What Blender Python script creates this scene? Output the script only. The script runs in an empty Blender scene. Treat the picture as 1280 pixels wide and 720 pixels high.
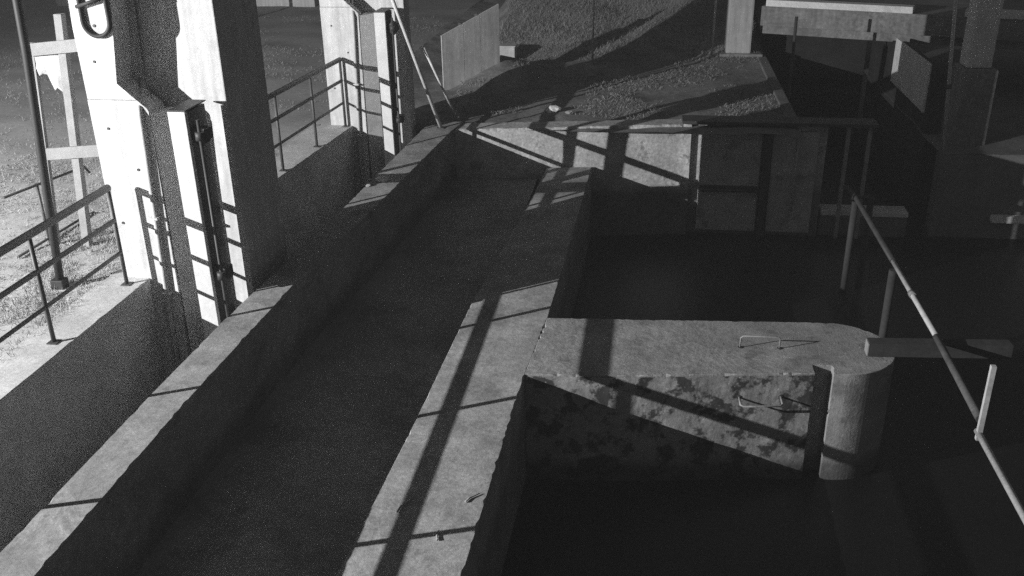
import bpy, bmesh, math, random
from mathutils import Vector, Matrix, noise
random.seed(7)
PI = math.pi
sc = bpy.context.scene
col = sc.collection

# ------------------------------------------------------------------ camera
cd = bpy.data.cameras.new("camera")
cam = bpy.data.objects.new("camera", cd)
col.objects.link(cam)
right = Vector((0.98944, 0.14388, -0.01726))
down = Vector((0.04356, -0.40893, -0.91153))
fwd = Vector((-0.13821, 0.90115, -0.41088))
M = Matrix((right, -down, -fwd)).transposed().to_4x4()
M.translation = Vector((0, 0, 4.0))
cam.matrix_world = M
cd.sensor_width = 36.0
cd.lens = 36.0 * 1190 / 1280
cd.clip_start = 0.05
cd.clip_end = 2000
sc.camera = cam

# ------------------------------------------------------------------ night sky (infrared camera: everything is grey)
w = bpy.data.worlds.new("World")
sc.world = w
w.use_nodes = True
nt = w.node_tree
nt.nodes.clear()
sky = nt.nodes.new("ShaderNodeTexSky")
sky.sky_type = 'NISHITA'
sky.sun_disc = False
sky.sun_elevation = math.radians(50)
sky.sun_rotation = math.radians(-119)
bw = nt.nodes.new("ShaderNodeRGBToBW")
bg = nt.nodes.new("ShaderNodeBackground")
bg.inputs[1].default_value = 0.017
out = nt.nodes.new("ShaderNodeOutputWorld")
nt.links.new(sky.outputs[0], bw.inputs[0])
nt.links.new(bw.outputs[0], bg.inputs[0])
nt.links.new(bg.outputs[0], out.inputs[0])

# ------------------------------------------------------------------ the infrared floodlight to the left of the picture
ld = bpy.data.lights.new("floodlight", 'SPOT')
ld.energy = 15500
ld.shadow_soft_size = 0.02
ld.spot_size = math.radians(125)
ld.spot_blend = 0.5
lo = bpy.data.objects.new("floodlight", ld)
col.objects.link(lo)
LP = Vector((-13.58, 1.54, 4.17))
lo.location = LP
lo.rotation_euler = (Vector((-3.0, 10.5, 0.6)) - LP).to_track_quat('-Z', 'Y').to_euler()

sc.view_settings.view_transform = 'Standard'
sc.view_settings.look = 'None'
sc.view_settings.exposure = 0
sc.view_settings.gamma = 1
sc.cycles.use_denoising = False
sc.cycles.use_adaptive_sampling = True
sc.cycles.adaptive_threshold = 0.12
sc.render.filter_size = 2.3


# ------------------------------------------------------------------ materials
def mat(name, v, var=0.35, scale=2.0, fine=40.0, bump=0.15, rough=0.85, dark=None, dark_scale=3.0, dark_cut=0.58,
        wet_shade=None, spec=0.3, metal=0.0, streak=False, speck=0.0, fade=None):
    m = bpy.data.materials.new(name)
    m.use_nodes = True
    t = m.node_tree
    N, Lk = t.nodes, t.links
    b = N["Principled BSDF"]
    b.inputs["Roughness"].default_value = rough
    b.inputs["Metallic"].default_value = metal
    b.inputs["Specular IOR Level"].default_value = spec
    tc = N.new("ShaderNodeTexCoord")

    def nz(s, d=6, r=0.6, stretch=None):
        n = N.new("ShaderNodeTexNoise")
        n.inputs["Scale"].default_value = s
        n.inputs["Detail"].default_value = d
        n.inputs["Roughness"].default_value = r
        if stretch:
            mp = N.new("ShaderNodeMapping")
            mp.inputs["Scale"].default_value = stretch
            Lk.new(tc.outputs["Object"], mp.inputs[0])
            Lk.new(mp.outputs[0], n.inputs[0])
        else:
            Lk.new(tc.outputs["Object"], n.inputs[0])
        return n.outputs[0]

    def rng(x, a, c, lo_, hi_):
        n = N.new("ShaderNodeMapRange")
        n.inputs[1].default_value, n.inputs[2].default_value = a, c
        n.inputs[3].default_value, n.inputs[4].default_value = lo_, hi_
        Lk.new(x, n.inputs[0])
        return n.outputs[0]

    def op(o, a, c):
        n = N.new("ShaderNodeMath")
        n.operation = o
        for i, q in enumerate((a, c)):
            if isinstance(q, (int, float)):
                n.inputs[i].default_value = q
            else:
                Lk.new(q, n.inputs[i])
        return n.outputs[0]
    big = rng(nz(scale), .3, .7, 1 - var, 1 + var)
    fn = rng(nz(fine, 4, .7), .25, .75, 1 - var * .7, 1 + var * .7)
    md = rng(nz(scale * 6 + 3, 5, .65), .3, .7, 1 - var * .6, 1 + var * .6)
    val = op('MULTIPLY', op('MULTIPLY', op('MULTIPLY', big, fn), md), v)
    if streak:
        val = op('MULTIPLY', val, rng(nz(3, 5, .6, (4, 4, .35)), .3, .7, .78, 1.15))
    if dark is not None:
        k = rng(nz(dark_scale, 8, .65), dark_cut - .03, dark_cut + .03, 1.0, dark)
        val = op('MULTIPLY', val, k)
    if speck:
        k = rng(nz(fine * .5, 3, .5), .66, .72, 0.0, speck)
        val = op('ADD', val, k)
    if wet_shade is not None:        # water-line algae and damp, plus shade painted low on the walls, edge uneven
        z0, f = wet_shade
        g = N.new("ShaderNodeNewGeometry")
        sp = N.new("ShaderNodeSeparateXYZ")
        Lk.new(g.outputs["Position"], sp.inputs[0])
        zz = op('ADD', sp.outputs[2], rng(nz(2.5, 4), 0, 1, -.12, .12))
        val = op('MULTIPLY', val, rng(zz, z0 - .08, z0 + .08, f, 1.0))
    if fade is not None:       # worn pale ground giving way to darker soil, along y
        y0, y1, f = fade
        g = N.new("ShaderNodeNewGeometry")
        sp = N.new("ShaderNodeSeparateXYZ")
        Lk.new(g.outputs["Position"], sp.inputs[0])
        yy = op('ADD', sp.outputs[1], rng(nz(.5, 5), 0, 1, -2, 2))
        val = op('MULTIPLY', val, rng(yy, y0, y1, 1.0, f))
    cl = N.new("ShaderNodeClamp")
    Lk.new(val, cl.inputs[0])
    cl.inputs[1].default_value, cl.inputs[2].default_value = 0.004, 0.85
    cb = N.new("ShaderNodeCombineColor")
    for i in range(3):
        Lk.new(cl.outputs[0], cb.inputs[i])
    Lk.new(cb.outputs[0], b.inputs["Base Color"])
    if bump:
        bp = N.new("ShaderNodeBump")
        bp.inputs["Strength"].default_value = bump
        bp.inputs["Distance"].default_value = 0.017
        Lk.new(op('ADD', nz(fine * .4, 8, .7), op('MULTIPLY', nz(scale * 2), 1.5)), bp.inputs["Height"])
        Lk.new(bp.outputs[0], b.inputs["Normal"])
    return m


PIER = mat("pale_pier_concrete", .56, .1, 1.6, 30, .08, .85, streak=True, dark=.88, dark_scale=3.5, dark_cut=.6)
PIER_FAR = mat("pale_far_concrete", .42, .12, 1.2, 25, .05, .8, streak=True)
CURB = mat("curb_concrete", .46, .22, 2.2, 45, .25, .9)
WALL = mat("weathered_wall_concrete", .26, .34, 2.0, 45, .3, .9, wet_shade=(-.72, .55), dark=.75, dark_scale=2.3)
MID = mat("rough_wall_concrete", .31, .38, 1.8, 40, .35, .9, wet_shade=(-1.25, .7), dark=.82, dark_scale=2.6, speck=.08)
CROSS = mat("spalled_concrete", .29, .3, 2.0, 38, .5, .9, wet_shade=(-1.85, .35), dark=.72, dark_scale=3.2, dark_cut=.58, speck=.12)
FARW = mat("far_wall_concrete", .44, .34, 2.0, 30, .35, .9, wet_shade=(-1.25, .4), dark=.5, dark_scale=4, dark_cut=.6)
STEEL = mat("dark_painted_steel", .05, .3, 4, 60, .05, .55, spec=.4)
RAILM = mat("railing_paint", .07, .3, 4, 60, .05, .5, spec=.4)
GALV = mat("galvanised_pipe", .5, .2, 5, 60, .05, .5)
CONDUIT = mat("conduit_plastic", .45, .1, 5, 60, .02, .5)
GUIDE = mat("gate_guide_paint", .62, .1, 3, 40, .05, .6)
LEAF = mat("gate_leaf_steel", .45, .25, 2.5, 40, .15, .7, dark=.6, dark_scale=3)
WHITE = mat("white_painted_timber", .26, .12, 4, 40, .05, .7)
SHEET = mat("pale_sheet", .5, .15, 1.5, 40, .1, .6, streak=True)
TARP = mat("pale_tarpaulin", .4, .15, 6, 30, .1, .7)
EARTH = mat("pale_trodden_earth", .42, .15, .8, 16, .3, .95, fade=(10.5, 16, .7))
BANK = mat("overgrown_bank", .27, .35, 1.2, 14, .6, .95, dark=.7, dark_scale=3)
SILT = mat("silt_bed", .28, .28, 1.0, 25, .5, .9, dark=.78, dark_scale=1.4, dark_cut=.55)
FACE = mat("weathered_face_concrete", .27, .3, 3, 60, .25, .9, wet_shade=(-1.85, .3), dark=.18, dark_scale=4.2, dark_cut=.53, speck=.16)
IRON = mat("worn_iron", .3, .3, 6, 60, .1, .6)
SHADE_DARK = mat("shade_dark_concrete", .03, .3, 2, 30, .2, .9)  # near-black colour puts shade onto the walls under the bridge
QUAY = mat("damp_quay_concrete", .16, .25, 2.0, 30, .3, .9)
SOIL = mat("soil", .24, .35, .8, 14, .6, .95, dark=.7, dark_scale=1.6, dark_cut=.52, speck=.05)
GRASS = mat("dry_grass", .35, .35, 3, 20, 0, .9)
BANKG = mat("rank_grass", .24, .35, 3, 20, 0, .9)
WATERM = mat("murky_water", .006, .25, .7, 9, .05, .4, spec=.5)
BRIDGE = mat("bridge_concrete", .21, .32, 1.2, 20, .2, .9, streak=True)
KERB_LIT = mat("white_kerb_and_lit_tone", .75, .15, 2, 30, .1, .8, dark=.75, dark_scale=2)  # kerb white, also whitens shaded parts meant to look lit
DARKT = mat("weathered_timber", .05, .25, 3, 40, .2, .9)
PIPE_SHADE = mat("pipe_shade_tone", .1, .3, 6, 50, .1, .8)
RUBBER = mat("black_cable", .03, .2, 5, 50, 0, .6)
TWIG = mat("dry_twig", .3, .3, 10, 60, .1, .9)
PAPER = mat("white_litter", .7, .2, 8, 40, .1, .8)
STONE = mat("stone", .3, .3, 6, 40, .3, .9)


# ------------------------------------------------------------------ mesh helpers
class MB:
    def __init__(s):
        s.v, s.f, s.sm = [], [], []

    def add(s, vs, fs, smooth=False):
        n = len(s.v)
        s.v += [tuple(p) for p in vs]
        s.f += [tuple(i + n for i in q) for q in fs]
        s.sm += [smooth] * len(fs)
        return s

    def box(s, x0, x1, y0, y1, z0, z1, b=0.0):
        if b <= 0:
            vs = [(x, y, z) for z in (z0, z1) for y in (y0, y1) for x in (x0, x1)]
            return s.add(vs, [(0, 2, 3, 1), (4, 5, 7, 6), (0, 1, 5, 4), (2, 6, 7, 3), (0, 4, 6, 2), (1, 3, 7, 5)])
        bm = bmesh.new()
        bmesh.ops.create_cube(bm, size=1)
        for q in bm.verts:
            q.co = ((x0 + x1) / 2 + q.co.x * (x1 - x0), (y0 + y1) / 2 + q.co.y * (y1 - y0), (z0 + z1) / 2 + q.co.z * (z1 - z0))
        bmesh.ops.bevel(bm, geom=list(bm.edges), offset=b, segments=2, affect='EDGES', profile=.6)
        return s.bm(bm)

    def bm(s, bm):
        bm.verts.index_update()
        s.add([q.co.copy() for q in bm.verts], [[q.index for q in f.verts] for f in bm.faces])
        bm.free()
        return s

    def tube(s, pts, r, n=10, caps=True):
        pts = [Vector(p) for p in pts]
        rings = []
        up = None
        for i, p in enumerate(pts):
            a = pts[max(i - 1, 0)]
            c = pts[min(i + 1, len(pts) - 1)]
            d = (c - a).normalized()
            if up is None:
                up = d.orthogonal().normalized()
            up = (up - d * up.dot(d)).normalized()
            v2 = d.cross(up)
            rr = r[i] if isinstance(r, (list, tuple)) else r
            rings.append([p + (up * math.cos(2 * PI * k / n) + v2 * math.sin(2 * PI * k / n)) * rr for k in range(n)])
        vs = [q for ring in rings for q in ring]
        fs = []
        for i in range(len(pts) - 1):
            for k in range(n):
                fs.append((i * n + k, i * n + (k + 1) % n, (i + 1) * n + (k + 1) % n, (i + 1) * n + k))
        s.add(vs, fs, True)
        if caps:
            o = len(s.v) - len(vs)
            s.f += [tuple(o + k for k in reversed(range(n))), tuple(o + (len(pts) - 1) * n + k for k in range(n))]
            s.sm += [False, False]
        return s

    def bar(s, a, c, t, u=None):
        """square bar from a to c, t wide"""
        a, c = Vector(a), Vector(c)
        d = (c - a).normalized()
        x = d.orthogonal().normalized() if abs(d.z) < .9 else Vector((1, 0, 0))
        if abs(d.z) < .9:
            x = Vector((0, 0, 1)).cross(d).normalized()
        y = d.cross(x).normalized()
        u = u or t
        vs = []
        for p in (a, c):
            for i, j in ((-1, -1), (1, -1), (1, 1), (-1, 1)):
                vs.append(p + x * (i * t / 2) + y * (j * u / 2))
        return s.add(vs, [(3, 2, 1, 0), (4, 5, 6, 7), (0, 1, 5, 4), (1, 2, 6, 5), (2, 3, 7, 6), (3, 0, 4, 7)])

    def prism_y(s, prof, y0, y1):
        """profile in x,z pushed from y0 to y1"""
        n = len(prof)
        vs = [(x, y0, z) for x, z in prof] + [(x, y1, z) for x, z in prof]
        fs = [tuple(range(n)), tuple(reversed(range(n, 2 * n)))]
        for i in range(n):
            j = (i + 1) % n
            fs.append((i, i + n, j + n, j))
        return s.add(vs, fs)


def link(name, mb, m, parent=None):
    off = parent.matrix_world.translation.copy() if parent is not None else Vector((0, 0, 0))
    if parent is not None and parent.type == 'MESH':
        off = Vector(parent.get("org", (0, 0, 0)))
    elif parent is not None:
        off = Vector(parent["org"])
    me = bpy.data.meshes.new(name)
    me.from_pydata([tuple(Vector(p) - off) for p in mb.v], [], mb.f)
    for p, q in zip(me.polygons, mb.sm):
        p.use_smooth = q
    bm = bmesh.new()
    bm.from_mesh(me)
    bmesh.ops.recalc_face_normals(bm, faces=bm.faces)
    bm.to_mesh(me)
    bm.free()
    me.materials.append(m)
    o = bpy.data.objects.new(name, me)
    col.objects.link(o)
    o["org"] = tuple(off)
    if parent is not None:
        o.parent = parent
    return o


def tag(o, label=None, cat=None, group=None, kind=None):
    if label: o["label"] = label
    if cat: o["category"] = cat
    if group: o["group"] = group
    if kind: o["kind"] = kind
    return o


def thing(name, label, cat, loc, group=None):
    o = bpy.data.objects.new(name, None)
    o.empty_display_size = .2
    col.objects.link(o)
    o.location = loc
    o["org"] = tuple(loc)
    return tag(o, label, cat, group, 'thing')


def copy_tree(o, parent=None):
    c = o.copy()
    col.objects.link(c)
    if parent is not None:
        c.parent = parent
    for ch in list(o.children):
        copy_tree(ch, c)
    return c


def lerp_line(poly, step):
    res = []
    for (a, c) in zip(poly[:-1], poly[1:]):
        a, c = Vector(a), Vector(c)
        n = max(1, int((c - a).length / step))
        for i in range(n):
            res.append(a.lerp(c, i / n))
    res.append(Vector(poly[-1]))
    return res


def chipped(outline, zb, zt, chip=.03, step=.06, smooth_from=None):
    """a concrete block pushed up from a closed outline, its top arris worn and broken unevenly"""
    pts = lerp_line([Vector((x, y)) for x, y in outline] + [Vector(outline[0])], step)[:-1]
    n = len(pts)
    area = sum(pts[i].x * pts[(i + 1) % n].y - pts[(i + 1) % n].x * pts[i].y for i in range(n))
    if area < 0:
        pts.reverse()
    mb = MB()
    r0, r1, r2 = [], [], []
    for i, p in enumerate(pts):
        d = (pts[(i + 1) % n] - pts[i - 1]).normalized()
        nr = Vector((-d.y, d.x))
        q = Vector((p.x * 3.1, p.y * 3.1, zt * 7))
        c = chip * (.2 + max(0, noise.noise(q * 2.2) * .9 + noise.noise(q * 5.3) * 1.3 - .1) * 1.4)
        r0.append((p.x, p.y, zb))
        r1.append((p.x, p.y, zt - c))
        r2.append((p.x + nr.x * c, p.y + nr.y * c, zt))
    fs = []
    for i in range(n):
        j = (i + 1) % n
        fs.append((i, j, n + j, n + i))
        fs.append((n + i, n + j, 2 * n + j, 2 * n + i))
    fs.append(tuple(range(2 * n, 3 * n)))
    mb.add(r0 + r1 + r2, fs)
    return mb


# ------------------------------------------------------------------ setting: ground, water
def hgt(x, y):
    h = 0.0
    if -30 < x < 2.4 and y > 16:
        h += .2 * max(0, min(y, 34) - 21.8) * min(1, max(0, (x + 4.6) / .8)) * (1 + .25 * noise.noise(Vector((x * .6, y * .6, 8))))
        # earth heaped against the sheet fence
        d = math.hypot((x + 3.2) * .8, (y - 19.6) * .7)
        h += .5 * max(0, 1 - d)
    h += .045 * noise.noise(Vector((x * .9, y * .9, 0))) + .025 * noise.noise(Vector((x * 3, y * 3, 4)))
    return h


def axis(lo_, hi_, fine_lo, fine_hi, st):
    a = [lo_]
    x = fine_lo
    while x < fine_hi:
        a.append(x)
        x += st
    a += [fine_hi, hi_]
    return sorted(set(a))


def sheet(mb, xs, ys, z, join=False):
    n = len(xs)
    vs = [(x, y, z + hgt(x, y) + (.12 * max(0, 1 - (x + 5.5) / .9) if join else 0)) for y in ys for x in xs]
    fs = [(j * n + i, j * n + i + 1, (j + 1) * n + i + 1, (j + 1) * n + i) for j in range(len(ys) - 1) for i in range(n - 1)]
    mb.add(vs, fs, True)


g = MB()
ge = MB()
sheet(ge, axis(-400, -5.5, -16, -5.6, .25), sorted(set(axis(-60, 500, 2, 30, .25))), -.03)
tag(link("verge", ge, EARTH), kind="structure")
sheet(g, axis(-5.5, 2.4, -5.4, 2.2, .25), axis(15.5, 22.2, 15.7, 22.1, .25), -.15, True)
gb = MB()
sheet(gb, axis(-5.5, 2.4, -5.4, 2.2, .2), axis(22.2, 500, 22.3, 32, .2), -.15, True)
tag(link("earth_bank", gb, BANK), kind="structure")
g.add([(2.4, 34, -.2), (4.8, 34, -.2), (4.8, 500, -.2), (2.4, 500, -.2)], [(0, 1, 2, 3)])
gr = MB()
sheet(gr, axis(4.8, 400, 5.0, 12, .3), axis(16.25, 500, 16.5, 26, .3), -.62)
gr.add([(12, -60, -.62), (400, -60, -.62), (400, 16.25, -.62), (12, 16.25, -.62)], [(0, 1, 2, 3)])
tag(link("right_bank", gr, QUAY), kind="structure")
tag(link("ground", g, SOIL), kind="structure")
wt = MB().add([(-5.3, -8, -2.08), (12.2, -8, -2.08), (12.2, 16.3, -2.08), (4.9, 16.3, -2.08), (4.9, 34.2, -2.08), (2.3, 34.2, -2.08), (2.3, 16.3, -2.08), (-5.3, 16.3, -2.08)],
              [tuple(range(8))])
tag(link("water", wt, WATERM), kind="structure")

bed = MB()
nx, ny = 14, 60
vs = [(-4.0 + 2.1 * i / nx, -8 + 24.2 * j / ny, -.93 - .06 * i / nx + .03 * noise.noise(Vector((i * .4, j * .6, 3)))) for j in range(ny + 1) for i in range(nx + 1)]
bed.add(vs, [(j * (nx + 1) + i, j * (nx + 1) + i + 1, (j + 1) * (nx + 1) + i + 1, (j + 1) * (nx + 1) + i) for j in range(ny) for i in range(nx)], True)
tag(link("channel_bed", bed, SILT), kind="structure")

# ------------------------------------------------------------------ concrete walls of the basins
c = thing("concrete_curb", "pale concrete curb at the grass edge carrying the dark railings", "curb", (-5.45, 5, 0))
link("curb_beam", chipped([(-5.24, -8), (-5.23, 6.1), (-5.22, 8.5), (-5.16, 11.67), (-4.94, 14.84), (-4.9, 15.7), (-5.62, 15.7), (-5.7, 8), (-5.75, -8)], -2.6, 0, .014), CURB, c)
c = thing("channel_wall", "long narrow concrete wall nearest the bright piers, striped by railing post shadows", "wall", (-3.9, 5, -.09))
link("wall_body", chipped([(-4.12, -8), (-4.11, 6.42), (-4.09, 7.91), (-3.92, 11.17), (-3.82, 14.29), (-3.78, 15.72),
                           (-3.2, 15.75), (-3.29, 15.1), (-3.51, 11.34), (-3.70, 8.89), (-3.755, 6.5), (-3.72, -8)], -2.6, -.09, .012), WALL, c)
c = thing("channel_wall", "broad low concrete wall in the middle, crossed by a long railing shadow", "wall", (-1.6, 5, -.8))
link("wall_body", chipped([(-2.19, -8), (-2.16, 5.27), (-2.08, 7.44), (-2.03, 10.06), (-1.79, 14.21), (-1.74, 15.52),
                           (-.985, 15.64), (-1.0, 14.9), (-1.04, 12.06), (-1.09, 9.8), (-1.093, 9.745), (-1.18, 8.42), (-1.24, 5.39), (-1.27, -8)], -2.6, -.8, .014), MID, c)
arc = [(2.02 + .61 * math.sin(a), 9.37 - .59 * math.cos(a)) for a in [i * PI / 48 for i in range(1, 48)]]
c = thing("cross_wall", "stained concrete cross wall with a rounded nose and broken edges", "wall", (.7, 9.2, -.8))
link("wall_body", chipped([(-1.178, 8.424), (-.33, 8.48), (1.74, 8.77), (1.74, 8.95), (1.93, 8.95), (1.93, 8.78)] + arc + [(2.02, 9.96), (-1.092, 9.742)],
                          -2.6, -.797, .022, .045), CROSS, c)
# the front face: damp hollowed concrete under a flaking coat, pieces of the coat fallen away
nx, nz_ = 190, 62
fa, fb, fc = Vector((-1.165, 8.425)), Vector((-.33, 8.48)), Vector((1.735, 8.769))


def face_pt(u, z, out_):
    q = fa.lerp(fb, u / .288) if u < .288 else fb.lerp(fc, (u - .288) / .712)
    d = (fb - fa if u < .288 else fc - fb).normalized()
    return (q.x + d.y * out_, q.y - d.x * out_, z)


face = MB()
vs = []
for j in range(nz_ + 1):
    z = -2.3 + (2.3 - .815) * j / nz_
    for i in range(nx + 1):
        u = i / nx
        q = Vector((u * 14, z * 5, 1))
        n_ = noise.noise(q) + .6 * noise.noise(q * 2.7) + .4 * noise.noise(q * 6.1)
        vs.append(face_pt(u, z, .006 + .007 * min(1, max(0, .6 + n_ * 1.2))))
face.add(vs, [(j * (nx + 1) + i, j * (nx + 1) + i + 1, (j + 1) * (nx + 1) + i + 1, (j + 1) * (nx + 1) + i) for j in range(nz_) for i in range(nx)], True)
link("weathered_face", face, FACE, c)
c = thing("end_wall", "concrete wall closing the far end of the channels, striped by slanting shadows", "wall", (-1, 15.8, -.12))
link("wall_body", chipped([(-3.285, 15.30), (.46, 15.94), (.66, 15.95), (.66, 16.35), (-3.19, 15.76)], -2.6, -.117, .03), FARW, c)
# gate bay at the right of the end wall
c = thing("gate_bay", "shaded bay of flat steel gate leaves under a dark beam at the far end", "gate", (1.8, 16, -1.9))
link("backing", MB().box(.662, 2.9, 16.08, 16.3, -2.6, -.13), FARW, c)
for (x0, x1, y0) in ((.83, 1.84, 15.99), (2.02, 2.76, 16.0)):
    link("gate_leaf", MB().box(x0, x1, y0, 16.07, -2.0, -.22, .01), LEAF, c)
for z in (-1.2,):
    link("stiffener", MB().box(.86, 1.82, 15.955, 15.988, z - .025, z + .025, .004), STEEL, c)
link("guide_post", MB().box(1.87, 1.98, 15.9, 16.06, -2.1, -.14, .01), STEEL, c)
link("stem_rod", MB().tube([(2.42, 15.95, -1.6), (2.42, 15.95, -.16)], .016), GALV, c)
link("cap_beam", MB().box(.5, 3.66, 15.9, 16.34, -.10, -.05, .008), STEEL, c)
for x in (3.22, 3.56):
    link("side_post", MB().box(x - .03, x + .03, 16.0, 16.06, -2.6, -.104), IRON, c)
link("waling_pipe", MB().tube([(.86, 15.9, -1.24), (1.99, 15.92, -1.24)], .03), STEEL, c)
# right bank
c = thing("quay_wall", "low dark quay wall with lit edges painted as a pale strip at the far right", "wall", (6, 16.3, -1.9))
link("wall_body", MB().box(4.82, 12.2, 16.26, 16.6, -2.6, -.6, .02), QUAY, c)
link("ledge", MB().box(2.95, 4.4, 16.16, 16.5, -2.6, -1.72, .01), QUAY, c)
link("lit_edge_strip", MB().box(2.95, 4.4, 16.14, 16.5, -1.717, -1.63, .01), KERB_LIT, c)  # lit quay edge put into the colour of a pale strip
link("lit_edge_strip", MB().box(5.75, 12.1, 16.14, 16.255, -1.76, -1.64, .01), KERB_LIT, c)


# ------------------------------------------------------------------ railings
def rail_run(root, a, b_, ts, h=(1.06, .71, .36), r=(.038, .026, .02), pr=.021, plate=True):
    a, b_ = Vector(a), Vector(b_)
    for hh, rr, nm in zip(h, r, ("top_rail", "mid_rail", "low_rail")):
        link(nm, MB().tube([a + Vector((0, 0, hh)), b_ + Vector((0, 0, hh))], rr, 12), RAILM, root)
    d = (b_ - a).normalized()
    for t in ts:
        p = a + d * t
        link("post", MB().tube([p, p + Vector((0, 0, h[0]))], pr, 10), RAILM, root)
        if plate:
            link("base_plate", MB().box(p.x - .05, p.x + .05, p.y - .05, p.y + .05, p.z - .004, p.z + .01, .003), RAILM, root)


c = thing("handrail", "dark three-rail handrail on the curb before the nearest bright pier", "railing", (-5.38, 5, 0))
rail_run(c, (-5.38, -2, 0), (-5.38, 8.44, 0), [10.44 - 1.325 * k for k in range(8)])
c = thing("handrail", "dark three-rail handrail on the curb between the two piers", "railing", (-5.15, 12.5, 0))
rail_run(c, (-5.34, 9.75, 0), (-5.03, 14.94, 0), [5.19, 3.96, 2.71, 1.44, .2], (1.10, .76, .40))


# ------------------------------------------------------------------ gate piers
def pier(loc, label, depth, wing):
    t = thing("gate_pier", label, "pier", loc, "gate piers along the curb")
    # two pours of the front wing, a hair-wide joint between them; the upper pour steps back with a sloping shoulder
    link("front_wing", MB().prism_y([(-5.52, -2.2), (-4.94, -2.2), (-4.90, 1.80), (-4.915, 1.83), (-5.0, 1.905), (-5.523, 1.905)], 8.62, wing), PIER, t)
    link("upper_wing", MB().prism_y([(-5.52, 1.912), (-5.01, 1.912), (-5.18, 2.07), (-5.08, 2.9), (-5.0, 4.9), (-5.55, 4.9)], 8.62, wing), PIER, t)
    link("pier_body", MB().box(-5.1, -4.25, 8.99, 8.99 + depth, -2.6, 4.9, .012), PIER, t)
    link("web", MB().box(-5.3, -5.08, wing - .01, 9.12, -2.6, 4.88), PIER, t)
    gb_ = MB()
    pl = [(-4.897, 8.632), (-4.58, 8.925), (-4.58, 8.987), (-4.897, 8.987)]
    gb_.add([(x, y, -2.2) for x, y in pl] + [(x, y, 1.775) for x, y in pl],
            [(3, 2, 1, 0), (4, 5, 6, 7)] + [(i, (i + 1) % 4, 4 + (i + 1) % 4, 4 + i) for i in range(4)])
    link("splayed_block", gb_, KERB_LIT, t)  # unlit face, its fill light put into a whiter colour
    for (x, z) in ((-5.37, 2.28), (-5.36, 1.62), (-5.40, .62), (-5.30, 2.62), (-5.12, 1.2)):
        m = MB()
        m.tube([(x, 8.6195, z), (x, 8.613, z)], .014, 12)
        link("tie_hole", m, STEEL, t)
    cdm = link("conduit", MB().tube([(-4.98, 8.955, 4.8), (-5.06, 8.955, 2.85), (-5.10, 8.955, 2.07), (-5.09, 8.93, 2.0), (-4.985, 8.61, 1.83), (-4.975, 8.585, 1.76), (-4.99, 8.585, 1.3), (-5.05, 8.585, -.5), (-5.06, 8.585, -2)], .026, 12), CONDUIT, t)
    for (x, z) in ((-5.01, .7), (-5.03, -.15)):
        link("clip", MB().box(x - .045, x + .045, 8.535, 8.615, z - .012, z + .012, .003), GALV, cdm)
    # steel gate guide standing clear of the body
    gd = link("gate_guide", MB().box(-4.575, -4.40, 8.38, 8.44, -2.6, 1.86, .004), GUIDE, t)
    link("guide_web", MB().box(-4.52, -4.41, 8.441, 8.83, -2.6, 1.84, .004), STEEL, gd)
    link("top_plate", MB().box(-4.578, -4.395, 8.377, 8.84, 1.862, 1.875, .003), STEEL, gd)
    st = link("gate_stem", MB().tube([(-4.30, 8.42, -2), (-4.30, 8.42, 1.78)], .017, 10), STEEL, t)
    for z in (1.62, .16):
        link("bracket", MB().box(-4.405, -4.25, 8.46, 8.60, z - .06, z + .06, .01), STEEL, t)
        link("collar", MB().tube([(-4.30, 8.42, z - .04), (-4.30, 8.42, z + .04)], .045, 14), STEEL, st)
    link("valve_body", MB().tube([(-4.33, 8.52, 1.5), (-4.33, 8.52, 1.55), (-4.33, 8.52, 1.68), (-4.33, 8.52, 1.72)], [.03, .075, .075, .03], 14), STEEL, t)
    return t


p1 = pier((-5.0, 8.99, -.1), "bright pale pier nearest, with a cable loop hanging on its front", 1.06, 8.94)
p2 = pier((-5.0, 8.99, -.1), "pale pier behind, beside the end wall and two leaning struts", .35, 8.77)
p2.location = (-4.78, 15.37, -.1)

pts = []
for k in range(25):
    a = PI + PI * k / 24
    pts.append((-5.26 + .135 * math.cos(a), 8.597, 2.66 + .135 * math.sin(a)))
lp = MB().tube([(-5.40, 8.597, 4.4), (-5.40, 8.597, 3.2)] + [(-5.395, 8.597, 2.8)] + pts + [(-5.125, 8.597, 2.85), (-5.12, 8.597, 3.3), (-5.09, 8.597, 4.4)], .021, 10)
c = thing("cable_loop", "black cable hanging in a loop before the nearest pier's front", "cable", (-5.2, 8.56, 2.5))
link("cable", lp, RUBBER, c)
link("cross_tie", MB().tube([(-5.42, 8.575, 2.80), (-5.13, 8.575, 2.88)], .018, 10), RUBBER, c)

# leaning struts by the far pier
c = thing("leaning_strut", "long thin pale strut leaning against the far pier", "strut", (-3.55, 15.5, -.1))
link("pole", MB().tube([(-3.5, 15.3, -.09), (-4.02, 14.68, 2.07), (-4.47, 14.14, 3.9)], .03, 10), KERB_LIT, c)
link("foot_plate", MB().box(-3.56, -3.44, 15.24, 15.36, -.093, -.075, .003), STEEL, c)
c = thing("leaning_strut", "short thin strut with a swollen foot behind the end wall", "strut", (-3.37, 16.0, -.12))
link("pole", MB().tube([(-3.37, 16.0, -.1), (-3.69, 15.1, 1.3)], .02, 10), KERB_LIT, c)
link("foot", MB().tube([(-3.36, 16.01, -.16), (-3.37, 16.0, -.06), (-3.385, 15.99, .04)], [.07, .06, .024], 12), STONE, c)

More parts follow.
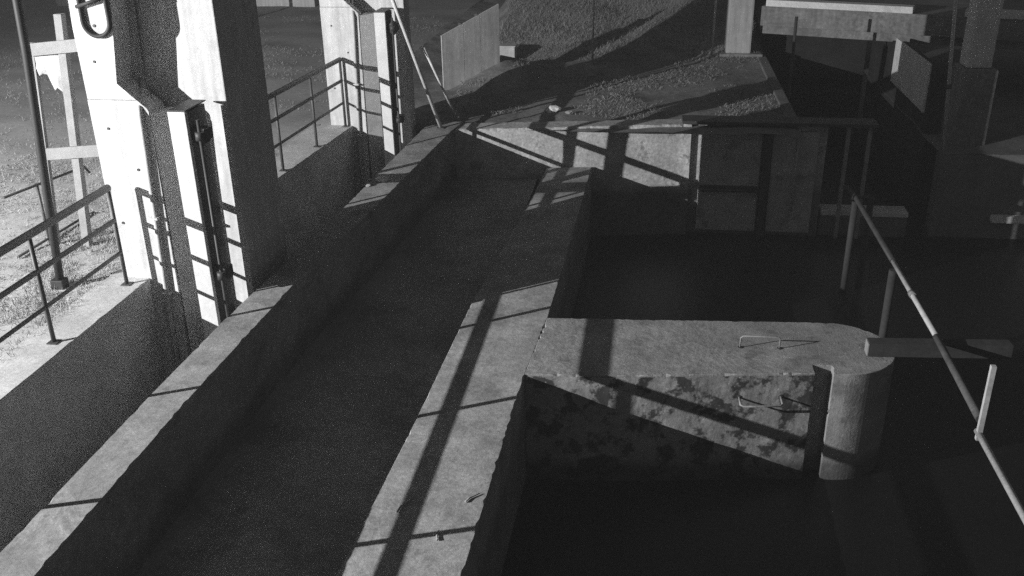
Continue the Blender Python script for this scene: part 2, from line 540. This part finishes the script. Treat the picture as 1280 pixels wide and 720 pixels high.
# ------------------------------------------------------------------ things on the grass at the left
c = thing("steel_pole", "dark steel pole standing in the grass behind the near handrail", "pole", (-6.1, 8.37, 0))
link("shaft", MB().tube([(-6.1, 8.37, -.1), (-6.02, 8.37, .9), (-5.89, 8.37, 2.4), (-5.8, 8.37, 4.2)], .043, 12), RUBBER, c)
link("foot", MB().box(-6.17, -6.03, 8.31, 8.43, -.06, .06, .01), RUBBER, c)
c = thing("white_frame", "white timber frame of posts and three crossbars behind the nearest pier", "frame", (-6.25, 9.3, 0))
link("post", MB().bar((-6.46, 9.5, -.1), (-6.21, 9.5, 2.6), .085), WHITE, c)
link("post", MB().bar((-6.84, 9.5, -.1), (-6.6, 9.5, 2.3), .05), WHITE, c)
for (z, x0, x1, dz, y) in ((2.23, -6.63, -5.7, .09, 9.44), (1.08, -6.73, -5.75, .09, 9.44), (-.1, -6.8, -5.75, .02, 9.44)):
    link("crossbar", MB().bar((x0, y, z), (x1, y, z + dz), .03, .13), WHITE, c)
m = MB()
U, V = 10, 12
vs = []
for j in range(V + 1):
    v = j / V
    x0 = -6.6
    x1 = -6.27 - .02 * v
    for i in range(U + 1):
        u = i / U
        bot = .13 + .42 * u + .05 * math.sin(u * 17)
        vs.append((x0 + (x1 - x0) * u + .05 * v * u, 9.47 + .02 * math.sin(u * 14 + v * 3) * v + .01, 2.175 - v * bot))
m.add(vs, [(j * (U + 1) + i, j * (U + 1) + i + 1, (j + 1) * (U + 1) + i + 1, (j + 1) * (U + 1) + i) for j in range(V) for i in range(U)], True)
o = tag(link("tarpaulin", m, TARP), "pale torn tarpaulin scrap hanging from the top crossbar of the white frame", "tarpaulin", kind="thing")
so = o.modifiers.new("thick", 'SOLIDIFY')
so.thickness = .004
c = thing("stair_rail", "two dark hooked rails of a stair behind the near handrail", "railing", (-7, 10, 0))
for z0, z1 in ((.68, .60), (-.02, .0)):
    link("rail", MB().tube([(-7.0, 9.0, z0 + .03), (-7.0, 10.4, z1), (-6.985, 10.55, z1 - .01), (-6.96, 10.6, z1 - .1)], .016, 8), RAILM, c)
link("post", MB().tube([(-7.0, 9.6, -.1), (-7.0, 9.6, .68)], .018, 8), RAILM, c)

# grass on the left verge
gm = MB()
rnd = random.Random(3)


def blade(x, y, z, h, wd, lean):
    a = rnd.uniform(0, 2 * PI)
    dx, dy = math.cos(a) * wd, math.sin(a) * wd
    l = rnd.uniform(0, 2 * PI)
    lx, ly = math.cos(l) * lean, math.sin(l) * lean
    gm.add([(x - dx, y - dy, z), (x + dx, y + dy, z), (x + lx * .5 + dx * .6, y + ly * .5 + dy * .6, z + h * .6), (x + lx, y + ly, z + h)],
           [(0, 1, 2), (0, 2, 3)])


cnt = 0
while cnt < 42000:
    x = rnd.uniform(-9.5, -5.42)
    y = rnd.uniform(4.5, 13.5)
    k = noise.noise(Vector((x * 1.6, y * 1.6, 2))) + .5 * noise.noise(Vector((x * 5, y * 5, 1)))
    edge = -5.56 + .12 * noise.noise(Vector((y * 1.5, 0, 9))) - .02
    if x > edge or (k < -.12 and rnd.random() < .85) or (x < -7 and rnd.random() < .5):
        continue
    if -5.5 < x < -4.2 and y > 8.5:
        continue
    blade(x, y, -.03 + hgt(x, y), rnd.uniform(.02, .075) * (1 if x > -6.6 else .6), .0032, rnd.uniform(.01, .05))
    cnt += 1
for i in range(34000):
    x = rnd.uniform(-20, -5.6)
    y = rnd.uniform(9, 27)
    k = noise.noise(Vector((x * .5, y * .5, 12))) + .6 * noise.noise(Vector((x * 2, y * 2, 1)))
    if k < -.05 or (x > -6.4 and y < 16):
        continue
    blade(x, y, -.03 + hgt(x, y), rnd.uniform(.015, .06), .004, rnd.uniform(.01, .05))
tag(link("grass", gm, GRASS), "bright dry grass on the verge left of the curb", kind="stuff")
gm = MB()
for i in range(36000):
    x = rnd.uniform(-3.8, 2.3)
    y = rnd.uniform(16.4, 27)
    k = noise.noise(Vector((x * .8, y * .8, 5))) + .5 * noise.noise(Vector((x * 3, y * 3, 5)))
    if k < 0 and y < 21.5:
        continue
    blade(x, y, -.15 + hgt(x, y), rnd.uniform(.02, .06 if y < 22 else .12), .006, rnd.uniform(.02, .08))
tag(link("rank_grass", gm, BANKG), "rough grass on the earth bank beyond the end wall", kind="stuff")

# ------------------------------------------------------------------ far background
c = thing("sheet_fence", "pale fence of three tall flat sheets behind the end wall", "fence", (-3.8, 19.8, -.1))
a, b_ = Vector((-4.1, 18.36, 0)), Vector((-3.12, 19.3, 0))
for (t0, t1) in ((0, .37), (.378, .66), (.668, 1)):
    p, q = a.lerp(b_, t0), a.lerp(b_, t1)
    z1a, z1b = .91 + .47 * t0, .91 + .47 * t1
    d = Vector((-.02, .022, 0))
    link("sheet", MB().add([(p.x, p.y, -.4), (q.x, q.y, -.4), (q.x, q.y, z1b), (p.x, p.y, z1a),
                            (p.x + d.x, p.y + d.y, -.4), (q.x + d.x, q.y + d.y, -.4), (q.x + d.x, q.y + d.y, z1b), (p.x + d.x, p.y + d.y, z1a)],
                           [(0, 1, 2, 3), (7, 6, 5, 4), (0, 4, 5, 1), (3, 2, 6, 7), (0, 3, 7, 4), (1, 5, 6, 2)]), SHEET, c)
for t in (.374, .664):
    p = a.lerp(b_, t)
    link("fence_post", MB().box(p.x - .10, p.x - .04, p.y - .03, p.y + .03, -.4, .93 + .47 * t), STEEL, c)
c = thing("cabinet", "small pale cabinet at the foot of the earth bank", "cabinet", (-3.3, 21.4, -.1))
link("body", MB().box(-3.52, -3.12, 21.4, 21.7, -.2, .16, .01), SHEET, c)
link("lid", MB().box(-3.54, -3.10, 21.38, 21.72, .163, .185, .005), GALV, c)
for (x, y, lab) in ((-1.38, 21.5, "thin pale stake standing on the earth bank"), (1.25, 21.9, "thin stake close beside the far left bridge column")):
    c = thing("stake", lab, "stake", (x, y, .1))
    link("shaft", MB().tube([(x, y, -.2), (x + .01, y, 2.2)], .022, 8), GALV, c)
    link("cap", MB().tube([(x + .01, y, 2.2), (x + .01, y, 2.23)], .028, 8), GALV, c)


def column(x0, x1, y0, y1, z0, z1, label, plinth):
    c = thing("bridge_column", label, "column", ((x0 + x1) / 2, (y0 + y1) / 2, z0), "columns of the far bridge")
    link("shaft", MB().box(x0, x1, y0, y1, z0, z1, .04), PIER_FAR if y0 > 20 else KERB_LIT, c)  # near shaft stands in shadow, whitened to look lit
    link("plinth", MB().box(*plinth, .03), BRIDGE, c)
    return c


column(1.55, 2.1, 22.0, 22.5, -.05, 4.5, "pale bridge column on the earth bank left of the dark opening",
       (1.42, 2.36, 21.9, 22.7, -.6, -.04))
column(5.17, 5.58, 17.0, 17.45, .665, 4.5, "dim bridge column on a tall block at the far right",
       (5.12, 5.67, 16.9, 17.6, -.8, .66))
c = thing("bridge", "low concrete bridge with a pale kerb over the dark opening", "bridge", (4.5, 21, 1))
ang = -.36
ca, sa = math.cos(ang), math.sin(ang)


def rotbox(x0, x1, y0, y1, z0, z1):
    m = MB().box(x0, x1, y0, y1, z0, z1, .015)
    m.v = [(2.3 + x * ca - y * sa, 21.6 + x * sa + y * ca, z) for x, y, z in m.v]
    return m


link("deck", rotbox(-.1, 14, .02, 4, .62, 1.03), BRIDGE, c)
link("kerb", rotbox(0.0, 2.95, -.03, .3, 1.035, 1.17), KERB_LIT, c)
link("kerb", rotbox(3.9, 14, -.03, .3, 1.035, 1.17), KERB_LIT, c)
link("soffit_beam", rotbox(-.1, 14, .25, .7, .42, .618), BRIDGE, c)
c = thing("abutment", "pale abutment wall inside the dark bridge opening", "wall", (4.8, 19, -.6))
link("wall_body", MB().box(4.83, 5.1, 17.6, 22.8, -2.6, .45, .02), SHADE_DARK, c)
for k in range(3):
    link("lit_panel", MB().box(4.79, 4.828, 17.75 + k * .9, 18.64 + k * .9, -.28, .58, .005), KERB_LIT, c)  # lit patch of the shaded wall, light put into the white colour
c = thing("culvert_wall", "dark wall closing the channel beneath the bridge", "wall", (3.7, 25, -1))
link("wall_body", MB().box(2.46, 4.82, 23.2, 33.9, -2.6, .3, .02), SHADE_DARK, c)
c = thing("bank_wall", "shaded bank wall left of the bridge opening", "wall", (2.4, 20, -.6))
link("wall_body", MB().box(2.25, 2.45, 16.36, 34, -2.6, -.1, .02), QUAY, c)
c = thing("pipe_post", "slim pipe post before the abutment at the far right", "post", (4.72, 16.9, -.6))
link("shaft", MB().tube([(4.86, 16.4, -.62), (4.6, 16.4, 2.5)], .03, 10), GALV, c)
link("clamp", MB().tube([(4.77, 16.4, .45), (4.765, 16.4, .52)], .045, 10), STEEL, c)
c = thing("pipe_post", "slim pale post at the left mouth of the bridge opening", "post", (2.6, 19, -.2))
link("shaft", MB().tube([(2.62, 19.0, -1.9), (2.6, 19.0, 1.2)], .03, 10), DARKT, c)
link("clamp", MB().tube([(2.61, 19.0, .35), (2.61, 19.0, .42)], .045, 10), STEEL, c)
c = thing("kerb_wall", "pale kerb wall across the top of the dark slope", "kerb", (-12, 29.5, 0))
link("wall_body", MB().box(-19, -10.4, 29.0, 29.3, -.4, .22, .02), SHEET, c)
c = thing("marker_post", "thin post at the top of the dark slope behind the nearest pier", "post", (-11.4, 26, 0))
link("shaft", MB().tube([(-11.45, 26, -.3), (-11.4, 26, 1.4)], .05, 8), GALV, c)
link("cap", MB().tube([(-11.4, 26, 1.4), (-11.4, 26, 1.45)], .06, 8), GALV, c)

# ------------------------------------------------------------------ right-hand pipe rail, timber and step irons
c = thing("pipe_rail", "long pale pipe rail running past the rounded nose at right", "railing", (3.0, 10, -1.9))
link("shade_toned_pipe", MB().tube([(2.93, 14.3, -.60), (2.99, 13.9, -.60), (3.0, 11.35, -.585)], .036, 12), STEEL, c)  # far length coloured dark in place of shade
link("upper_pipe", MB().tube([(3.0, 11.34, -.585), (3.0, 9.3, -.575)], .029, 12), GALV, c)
link("shade_toned_pipe", MB().tube([(3.0, 9.29, -.575), (3.0, 7.76, -.62)], .036, 12), PIPE_SHADE, c)  # darker colour on this length stands in for a shadow
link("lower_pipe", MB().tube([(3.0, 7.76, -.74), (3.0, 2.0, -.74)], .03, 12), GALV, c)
link("upright", MB().bar((3.0, 7.71, -.80), (3.0, 7.71, -.05), .042), GALV, c)
for y in (13.75, 13.95, 11.2, 5.0):
    x = 2.98 if y != 13.95 else 3.24
    link("pile", MB().tube([(x, y, -2.2), (x, y, -.64 if y != 5.0 else -.78)], .05, 10), DARKT, c)
for y in (10.35, 6.2, 4.1):
    zz = -.58 if y > 8 else -.74
    link("coupling", MB().tube([(3.0, y - .05, zz), (3.0, y + .05, zz)], .04, 12), IRON, c)
link("tie", MB().tube([(2.95, 13.86, -.62), (3.27, 13.95, -.64)], .03, 10), DARKT, c)
c = thing("timber_beam", "pale timber beam spanning from the rounded nose to the right edge", "beam", (3, 9.25, -.75))
link("beam", MB().bar((2.33, 9.25, -.715), (3.75, 9.33, -.70), .14, .15), DARKT, c)
link("end_cap", MB().box(2.315, 2.329, 9.18, 9.31, -.785, -.645, .002), WHITE, c)


def step_iron(p, q, out_, label, r, m):
    p, q, out_ = Vector(p), Vector(q), Vector(out_)
    c = thing("step_iron", label, "step iron", (p + q) / 2, "step irons on the cross wall")
    link("rod", MB().tube([p, p + out_ * .85, p + out_ + (q - p) * .06, q + out_ + (p - q) * .06, q + out_ * .85, q], r, 8), m, c)
    for e in (p, q):
        s = out_.normalized()
        link("anchor", MB().tube([e - s * .004, e + s * .012], .024, 10), STEEL, c)


step_iron((1.03, 9.25, -.8), (1.44, 9.27, -.8), (0, -.02, .15), "bent step iron standing on top of the cross wall", .008, IRON)
step_iron((1.0, 8.665, -1.06), (1.42, 8.725, -1.06), (.01, -.16, -.02), "bent step iron sticking out of the cross wall's stained face", .011, IRON)


# ------------------------------------------------------------------ small litter
def stone(x, y, z, r, label, m=STONE, name="stone", cat="stone"):
    bm = bmesh.new()
    bmesh.ops.create_icosphere(bm, subdivisions=2, radius=r)
    sd = rnd.random() * 50
    for q in bm.verts:
        k = 1 + .5 * noise.noise(q.co / r * 1.2 + Vector((sd, 0, 0)))
        q.co = Vector((q.co.x * k * 1.3 + x, q.co.y * k + y, q.co.z * k * .6 + z + r * .35))
    tag(link(name, MB().bm(bm), m), label, cat, kind="thing")


def twig(x, y, z, a, l, label):
    d = Vector((math.cos(a), math.sin(a), 0)) * l
    p = Vector((x, y, z + .012))
    s = Vector((-d.y, d.x, 0)) * .18
    tag(link("twig", MB().tube([p, p + d * .4 + s * .5, p + d * .7 + s * .2, p + d], [.008, .008, .006, .004], 6), TWIG), label, "twig", kind="thing")


twig(-1.38, 6.25, -.8, .9, .16, "dry twig on the middle wall near its right edge")
twig(-1.9, 6.05, -.8, 1.2, .2, "dry twig at the left edge of the middle wall")
twig(-1.5, 5.75, -.8, 1.7, .12, "short dry twig beside the long shadow on the middle wall")
stone(-1.75, 16.75, -.13, .10, "pale crumpled litter on the ground behind the end wall", PAPER, "litter", "litter")
stone(-1.45, 16.6, -.13, .06, "small stone beside the pale crumpled litter")
stone(-3.72, 12.4, -.09, .07, "pale rubble lump on the narrow channel wall between the piers", PAPER, "rubble_lump", "rubble")
stone(-3.85, 12.15, -.09, .04, "small broken stone beside the pale rubble lump")


# ------------------------------------------------------------------ thin haze added to lift the blacks under the floodlight
hz = MB().box(-412, 412, -72, 512, -3.3, 5.3)
hm = bpy.data.materials.new("veil_haze")
hm.use_nodes = True
hn = hm.node_tree
hn.nodes.clear()
vo = hn.nodes.new("ShaderNodeVolumePrincipled")
vo.inputs["Color"].default_value = (.9, .9, .9, 1)
vo.inputs["Density"].default_value = 0.0021
ho = hn.nodes.new("ShaderNodeOutputMaterial")
hn.links.new(vo.outputs[0], ho.inputs["Volume"])
tag(link("haze", hz, hm), kind="stuff")
